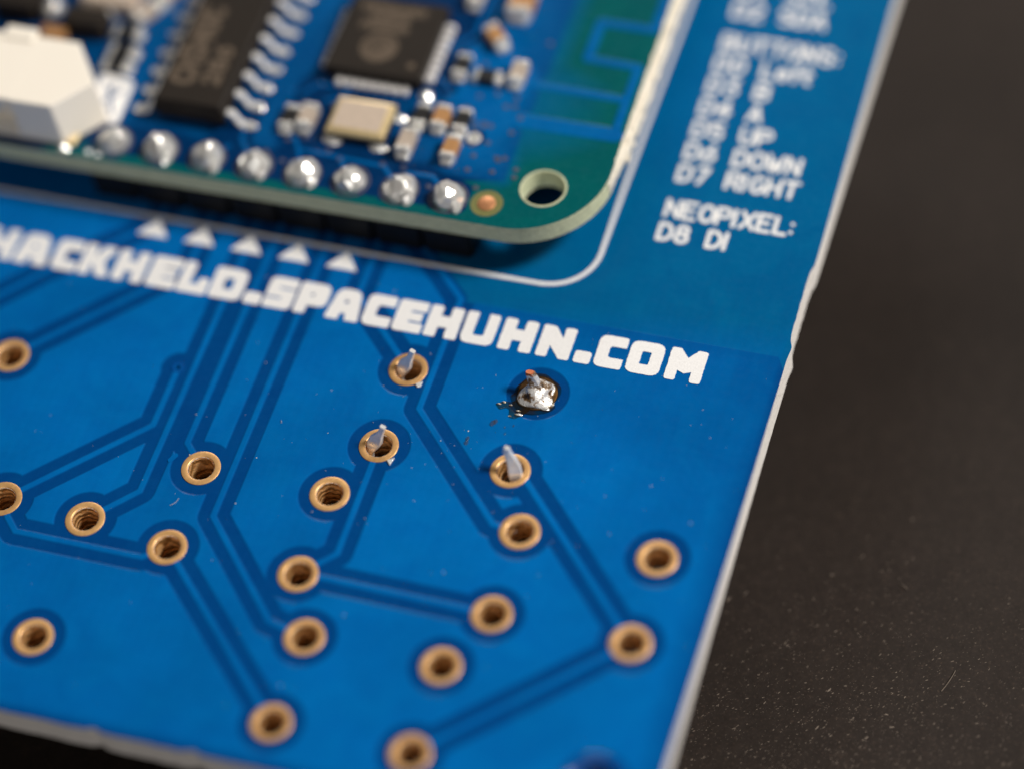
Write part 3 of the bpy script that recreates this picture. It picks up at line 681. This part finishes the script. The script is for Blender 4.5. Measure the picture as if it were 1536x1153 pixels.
for k, x in enumerate(JU):
    sd = (11, 24, 35, 47, 52, 66, 78, 83)[k]; me = facet_joint(sd)
    bm = bmesh.new(); bm.from_mesh(me)
    if k in (1, 2, 3, 4, 6, 7):                      # a second lump where the iron was drawn away
        m2 = facet_joint(sd+100); sc_ = .42+.10*rnd.random(); m2.transform(Matrix.Translation((.50+.12*rnd.random(), -.42-.15*rnd.random(), -.02)) @ Matrix.Diagonal((sc_*.8, sc_*1.25, sc_, 1))); bm.from_mesh(m2)
    me = bpy.data.meshes.new('joint'); bm.to_mesh(me); bm.free(); me.transform(Matrix.Translation((x, JV+.06, Z0-.01))); mpart('solder_joint', me, M['solder'], 28)
    bm = bmesh.new(); lathe_bm(bm, [(.99, 0), (.98, .05), (.9, .06)], 32, x, JV); me = from_bm(bm); me.transform(Matrix.Translation((0, 0, Z0))); mpart('solder_pad', me, M['viadim'], 40)
# header strip between the two boards
bm = bmesh.new()
for k, x in enumerate(JU): box_bm(bm, x-1.27, JV-1.22, .10, x+1.27, JV+1.22, Z0-TM-.03, .22, 1)
hd = mpart('pin_header', from_bm(bm), M['plastic'])
for x in JU:
    bm = bmesh.new(); box_bm(bm, x-.32, JV-.32, -2.2, x+.32, JV+.32, Z0+.5, .06, 1); mpart('header_pin', from_bm(bm), M['tin'], None, hd)

# --- chips
def smark(bm_polys, z, parent, name='chip_marking'):
    me, u, nt = flat_region(bm_polys, [], z-.02, z+.004); return mpart(name, me, M['chipmark'], None, parent)
sx0, sx1, sy0, sy1 = -16.28, -12.42, 14.50, 24.42
bm = bmesh.new(); t = bmesh.new(); zb, zm, zt = Z0+.16, Z0+.85, Z0+1.55
def ringr(k, z, x0, y0, x1, y1): return [(x0+k, y0+k, z), (x1-k, y0+k, z), (x1-k, y1-k, z), (x0+k, y1-k, z)]
loft_bm(bm, [ringr(.18, zb, sx0, sy0, sx1, sy1), ringr(0, zm-.06, sx0, sy0, sx1, sy1), ringr(0, zm+.06, sx0, sy0, sx1, sy1), ringr(.16, zt-.05, sx0, sy0, sx1, sy1), ringr(.22, zt, sx0, sy0, sx1, sy1)])
t.free(); soic = mpart('serial_chip', from_bm(bm), M['chip']); soic['label'] = 'long black chip with bent silver pins down both sides'
def gull(x, y, s):
    bm = bmesh.new(); secs = []
    for dx, z, th in ((-.15, zm, (0, 1)), (.14, zm, (0, 1)), (.27, zm-.06, (.5, .8)), (.36, zm-.25, (1, .2)), (.46, Z0+.28, (1, .3)), (.56, Z0+.14, (.6, .7)), (.70, Z0+.10, (0, 1)), (1.06, Z0+.09, (0, 1))):
        secs.append(rect_sec((x+s*dx, y, z), (0, 1, 0), .37, .20, (s*th[0], 0, th[1]), .22))
    loft_bm(bm, secs); return from_bm(bm)
for k in range(8):
    for s, x in ((1, sx1), (-1, sx0)): mpart('chip_pin', gull(x, 15.02+1.27*k, s), M['tin'], 40, soic)
for k in range(8):
    for s, x in ((1, sx1), (-1, sx0)):
        me = blob_mesh(.30, .2, k+s*.37, .1, 5, 14, 0, 0, 1.5, .95, 1.0, 0); me.transform(Matrix.Translation((x+s*.98, 15.02+1.27*k, Z0+.03))); mpart('pin_solder', me, M['solder'], 50, soic)
def rot_poly(polys, cx, cy, deg):
    a = math.radians(deg); c, s = math.cos(a), math.sin(a); return [[(cx+x*c-y_*s, cy+x*s+y_*c) for x, y_ in p] for p in polys]
p1, e1 = text_polys('CH340C', 0, 0, 1.1, .34, .95); p2, e2 = text_polys('286', 0, -1.35, .8, .26, 1.3)
smark(rot_poly(p1, -14.6, 15.9, 90)+rot_poly(p2, -14.6, 16.1, 90), zt, soic)

qx0, qx1, qy0, qy1 = -8.66, -3.56, 18.95, 24.0; qt = Z0+.88
bm = bmesh.new(); box_bm(bm, qx0, qy0, Z0+.05, qx1, qy1, qt, .05, 1); qfn = mpart('wifi_chip', from_bm(bm), M['chip']); qfn['label'] = 'square black chip with round brown logo marking'
for k in range(8):
    o1 = -7.86+.5*k; o2 = 19.72+.5*k
    for (cx, cy, ax) in ((o1, qy0, 'y-'), (o1, qy1, 'y+'), (qx1, o2, 'x+'), (qx0, o2, 'x-')):
        bm = bmesh.new(); box_bm(bm, -.19, -.48, -.14, .19, .16, .24, .18, 6)
        me = from_bm(bm); me.transform(Matrix.Translation((cx, cy, Z0+.03)) @ Matrix.Rotation({'y-': 0, 'y+': PI, 'x+': PI/2, 'x-': -PI/2}[ax], 4, 'Z')); mpart('chip_contact', me, M['dot_solder'], 70, qfn)
lg = [(-6.25, 20.65)]
rings = [circle(lg[0], .98, 32)]; 
smark(rings, qt, qfn, 'chip_logo')
sw_ = []
for (r, a0, a1) in ((.72, 20, 200), (.46, 60, 250), (.2, 0, 330)):
    pl = arc(lg[0][0], lg[0][1], r, r, a0, a1, 10); sw_ += [capsule(a, b_, .045, 4) for a, b_ in segs(pl)]
me, u, nt = flat_region(sw_, [], qt, qt+.008); mpart('chip_logo', me, M['chip'], None, qfn)
pp = []
for i, s in enumerate(('ESP8266EX', '302019', 'P00X160')): q_, e_ = text_polys(s, (-7.9, -7.3, -7.6)[i], 23.05-.62*i, .42, .17, 1.05); pp += q_
smark(pp, qt, qfn); smark([circle((-4.25, 19.75), .2, 16)], qt, qfn, 'pin_one_dot')

# --- crystal
bm = bmesh.new(); box_bm(bm, -7.32, 15.0, Z0+.12, -4.22, 17.35, Z0+.45, .05, 1); cr = mpart('crystal', from_bm(bm), M['ceram_blk']); cr['label'] = 'flat metal crystal can with gold rim'
bm = bmesh.new(); loft_bm(bm, [ringr(.02, Z0+.45, -7.32, 15.0, -4.22, 17.35), ringr(.03, Z0+.62, -7.32, 15.0, -4.22, 17.35), ringr(.12, Z0+.74, -7.32, 15.0, -4.22, 17.35), ringr(.27, Z0+.80, -7.32, 15.0, -4.22, 17.35)]); mpart('lid_rim', from_bm(bm), M['lidedge'], 25, cr)
bm = bmesh.new(); box_bm(bm, -7.02, 15.30, Z0+.78, -4.52, 17.05, Z0+.812, .01, 1); mpart('lid', from_bm(bm), M['lid'], None, cr)
for cx, cy in ((-6.95, 15.0), (-4.5, 15.0), (-4.25, 17.0), (-7.2, 17.2)):
    me = blob_mesh(.52, .26, cx*1.3, .15, 6, 18, 0, 0, 1, .55, 1.0, 0); me.transform(Matrix.Translation((cx, cy-.02, Z0+.03))); mpart('solder_fillet', me, M['solder'], 50, cr)

# --- chip resistors and capacitors
def passive(name, x, y, ang, L_, W_, H, m, label=None):
    a = Matrix.Translation((x, y, Z0+.06)) @ Matrix.Rotation(math.radians(ang), 4, 'Z')
    bm = bmesh.new(); box_bm(bm, -L_*.34, -W_/2, .02, L_*.34, W_/2, H, .04, 1); me = from_bm(bm); me.transform(a); b_ = mpart(name, me, m)
    if label: b_['label'] = label
    for s in (-1, 1):
        bm = bmesh.new(); x0, x1 = sorted((s*L_*.30, s*L_*.5)); box_bm(bm, x0, -W_/2-.02, 0, x1, W_/2+.02, H+.02, .09, 3)
        fx = sorted((s*L_*.45, s*(L_*.5+.20))); box_bm(bm, fx[0], -W_*.42, -.04, fx[1], W_*.42, H*.45, .11, 3)
        for v in bm.verts: v.co += Vector((noise.noise(v.co*4+Vector((x, y, 0))), noise.noise(v.co*4+Vector((y, x, 3))), 0))*.03
        me = from_bm(bm); me.transform(a); mpart('end_cap', me, M['solder'], 50, b_)
PS = [('resistor', -9.44, 15.72, 90, 1.45, .75, .45, 'ceram_blk'), ('capacitor', -8.52, 15.85, 90, 1.45, .78, .62, 'ceram_grey'),
 ('resistor', -2.93, 17.15, 90, 1.35, .72, .45, 'ceram_blk'), ('capacitor', -1.88, 17.15, 90, 1.4, .76, .6, 'ceram_tan'), ('resistor', -.82, 17.25, 90, 1.35, .72, .45, 'ceram_blk'),
 ('capacitor', -3.1, 15.3, 90, 1.5, .76, .65, 'ceram_grey'), ('capacitor', -.82, 15.35, 90, 1.4, .72, .6, 'ceram_tan'),
 ('capacitor', -.78, 22.9, -46, 1.5, .76, .6, 'ceram_tan'), ('resistor', -1.92, 20.72, 90, 1.4, .74, .45, 'ceram_blk'), ('resistor', -.46, 20.28, 0, 1.35, .7, .45, 'ceram_blk'),
 ('capacitor', 1.05, 20.72, 90, 1.4, .76, .62, 'ceram_grey'), ('capacitor', -.1, 25.35, 90, 2.0, 1.2, .8, 'ceram_tan'), ('capacitor', -2.6, 25.5, 90, 1.4, .76, .6, 'ceram_grey'),
 ('resistor', -19.75, 19.5, 0, 1.4, .72, .45, 'ceram_blk'), ('resistor', -19.5, 18.25, 0, 1.4, .72, .45, 'ceram_blk'), ('resistor', -19.5, 17.3, 0, 1.4, .72, .45, 'ceram_blk'), ('capacitor', -19.25, 21.0, 60, 1.4, .72, .6, 'ceram_grey'), ('capacitor', -18.7, 22.6, 90, 1.5, .8, .65, 'ceram_tan')]
for q_ in PS: passive(*q_[:7], M[q_[7]])
me = blob_mesh(.36, .25, 3.3, .1, 6, 18, 0, 0, 1, 1, 1.0, 0); me.transform(Matrix.Translation((-3.25, 18.72, Z0+.03))); mpart('solder_blob', me, M['solder'], 50)

# --- regulator and tantalum block at the far left
bm = bmesh.new(); box_bm(bm, -23.2, 18.9, Z0+.1, -20.8, 20.2, Z0+1.2, .12, 2, taper=.08); rg = mpart('regulator', from_bm(bm), M['chip']); rg['label'] = 'small black regulator behind the white connector'
for k in range(3):
    bm = bmesh.new(); box_bm(bm, -22.95+.75*k, 20.15, Z0+.03, -22.55+.75*k, 20.75, Z0+.5, .08, 2); mpart('chip_pin', from_bm(bm), M['tin'], None, rg)
bm = bmesh.new(); box_bm(bm, -22.8, 20.8, Z0+.1, -19.9, 22.6, Z0+1.0, .10, 2); tb = mpart('metal_shell', from_bm(bm), M['lid'])
bm = bmesh.new(); box_bm(bm, -24.2, 18.2, Z0+.05, -22.9, 18.95, Z0+.7, .1, 2); mpart('diode', from_bm(bm), M['ceram_tan'])
me = blob_mesh(.55, .5, 8.1, .1, 6, 18, 0, 0, 1, 1, 1.4, 0); me.transform(Matrix.Translation((-24.2, 20.2, Z0+.5))); mpart('solder_blob', me, M['solder'], 50)
bm = bmesh.new(); box_bm(bm, -27.3, 19.4, Z0+.1, -24.9, 22.5, Z0+1.3, .12, 2); mpart('power_chip', from_bm(bm), M['chip'])

# --- white connector, its mouth facing the board edge
cx0, cx1, cy0, cy1, cz0, cz1 = -27.2, -18.75, 11.95, 16.3, Z0+.12, Z0+2.9
def prism(pts, z0, z1, bm=None):
    bm = bm or bmesh.new(); lo = [bm.verts.new((x, y_, z0)) for x, y_ in pts]; hi = [bm.verts.new((x, y_, z1)) for x, y_ in pts]; n_ = len(pts)
    bm.faces.new(lo[::-1]); bm.faces.new(hi)
    for i in range(n_): bm.faces.new((lo[i], lo[(i+1) % n_], hi[(i+1) % n_], hi[i]))
    return bm
conn_out = [(cx0, cy0), (-20.35, cy0), (-18.72, 13.85), (-20.45, cy1), (cx0, cy1)]
bm = bmesh.new()
prism([(cx0, cy0+.03), (-22.5, cy0+.03), (-22.5, cy1-.03), (cx0, cy1-.03)], cz1-.32, cz1-.003, bm)   # roof over the mouth
prism([(cx0, cy0-.1), (-22.5, cy0-.1), (-22.5, cy1-.02), (cx0, cy1-.02)], cz0, cz0+.30, bm)              # floor lip
loft_bm(bm, [[(x, y_, cz0) for x, y_ in ((-22.6, cy0-.12), (-20.22, cy0-.1), (-18.55, 13.80), (-20.42, cy1+.03), (-22.6, cy1))], [(x, y_, cz1) for x, y_ in ((-22.6, cy0), (-20.40, cy0+.02), (-18.78, 13.9), (-20.5, cy1), (-22.6, cy1))]])   # solid end with draft
prism([(cx0, 12.9), (-22.55, 12.9), (-22.55, cy1-.04), (cx0, cy1-.04)], cz0+.30, cz1-.32, bm)           # inner wall
box_bm(bm, -24.6, cy1-.5, cz1-.3, -22.9, cy1+.35, cz1+.12, .1, 2); 
bmesh.ops.bevel(bm, geom=[e for e in bm.edges], offset=.06, segments=1, affect='EDGES')
cn = mpart('battery_connector', from_bm(bm), M['nylon']); cn['label'] = 'cream white plastic connector with its mouth toward the edge'
for x in (-25.9, -23.9):
    bm = bmesh.new(); box_bm(bm, x-.25, 12.6, cz0+1.0, x+.25, 14.3, cz0+1.5, .05, 1); mpart('contact_pin', from_bm(bm), M['tin'], None, cn)
bm = bmesh.new(); loft_bm(bm, [rect_sec((-19.95, 11.85, Z0+.20), (1, .2, 0), .42, .30), rect_sec((-19.85, 12.5, Z0+.26), (1, .2, 0), .46, .34), rect_sec((-19.72, 13.35, Z0+.5), (1, .2, 0), .40, .34)]); mpart('solder_tab', from_bm(bm), M['lidedge'], 40, cn)
me = blob_mesh(.3, .22, 5.1, .1, 5, 16, 0, 0, 1, 1, 1.0, 0); me.transform(Matrix.Translation((-20.3, 11.75, Z0+.03))); mpart('solder_blob', me, M['solder'], 50, cn)
# white legend patch beside it with blue strokes left open
lp = rounded([(-20.12, 13.92), (-18.12, 13.75), (-18.28, 16.62), (-20.18, 16.92)], .3, 4)
st = [[(-19.75, 14.5), (-19.2, 15.35), (-18.7, 14.35)], [(-19.55, 16.1), (-19.2, 15.35), (-18.65, 16.0)], [(-19.3, 16.2), (-19.2, 15.3)]]
me, u, nt = flat_region([lp], [capsule(a, b_, .085, 4) for pl in st for a, b_ in segs(pl)], Z0-.002, Z0+HC+.02); mpart('printed_patch', me, M['silk'])
# small pale legend ticks at the first joint
for (x, y_) in ((-18.9, 11.75), (-18.35, 11.70)):
    me, u, nt = flat_region([circle((x, y_), .16, 12)], [], Z0-.002, Z0+HC+.02); mpart('printed_dot', me, M['silk'])

# ------------------------------------------------------------------ dust on the board and the desk
def flakes(n_, fn, m, name, label, grain=None):
    V_ = []; F_ = []
    for i in range(n_):
        x, y_, z, s = fn(i); k = len(V_); a0 = rnd.random()*6.28; e_ = .45+.9*rnd.random(); hh = s*(.35+.5*rnd.random()); a1 = rnd.random()*3.14
        if grain is not None and rnd.random() < .75: a1 = grain+rnd.gauss(0, .25); e_ = 2.2+1.6*rnd.random(); hh *= .7
        c1, s1 = math.cos(a1), math.sin(a1)
        for j in range(5):
            a = a0+j*1.2566; rr = s*(.55+.6*rnd.random()); px, py = rr*math.cos(a)*e_, rr*math.sin(a); V_.append((x+px*c1-py*s1, y_+px*s1+py*c1, z))
        V_.append((x+.3*s*(rnd.random()-.5), y_+.3*s*(rnd.random()-.5), z+hh))
        F_ += [(k+j, k+(j+1) % 5, k+5) for j in range(5)]+[tuple(k+4-j for j in range(5))]
    me = bpy.data.meshes.new('m'); me.from_pydata(V_, [], F_); me.update(); o = link(name, me, m); o['kind'] = 'stuff'; o['label'] = label; return o
def fb(i):
    x, y_ = rnd.uniform(-22, 17), rnd.uniform(-16, 10)
    if rnd.random() < .5: x, y_ = rnd.gauss(5, 5), rnd.gauss(0.5, 4)
    x = min(17, x); y_ = max(-17, min(10, y_)); return x, y_, HC+.004, .015+.03*rnd.random()**3
flakes(210, fb, M['dust'], 'board_dust', 'fine pale dust specks scattered over the blue board')
def fd(i):
    if rnd.random() < .9: x, y_ = rnd.gauss(25, 7), rnd.gauss(-8, 6)
    else: x, y_ = rnd.uniform(14, 48), rnd.uniform(-22, 45)
    s = .009+.021*rnd.random()**3
    if rnd.random() < .015: s *= 2.2
    return x, y_, ZD+.003, s
flakes(8500, fd, M['desk_dust'], 'desk_dust', 'pale dust grains and crumbs on the dark desk', .75)
# a few hair-thin fibres on the desk
bm = bmesh.new()
for (x, y_, L_, a) in ((27.2, -1.6, 1.3, 1.1), (22.5, -10.8, .6, .4), (24.5, 3.5, .5, 2.5)):
    pts = [Vector((x+L_*t*math.cos(a+.15*t), y_+L_*t*math.sin(a+.15*t), ZD+.05+.05*math.sin(t*3))) for t in (i/8 for i in range(9))]
    loft_bm(bm, [rect_sec(p, (-math.sin(a), math.cos(a), 0), .035, .035) for p in pts])
fo = link('desk_fibre', from_bm(bm), M['desk_dust']); fo['kind'] = 'stuff'; fo['label'] = 'thin pale lint fibres lying on the dark desk'
# tiny fibre at the board edge and on the plane
bm = bmesh.new()
for (x, y_, L_, a, z) in ((17.45, 6.9, .35, -.3, -.1), (-8.6, -5.4, .55, .35, HC+.02), (-5.0, .2, .18, 1.4, HC+.02), (-1.9, -4.3, .12, .5, HC+.02)):
    pts = [Vector((x+L_*t*math.cos(a+.7*t), y_+L_*t*math.sin(a+.7*t), z+.03*math.sin(t*3))) for t in (i/6 for i in range(7))]
    loft_bm(bm, [rect_sec(p, (-math.sin(a), math.cos(a), 0), .022, .022) for p in pts])
fo = link('board_fibre', from_bm(bm), M['dust']); fo['kind'] = 'stuff'; fo['label'] = 'short pale lint fibres lying on the blue board'
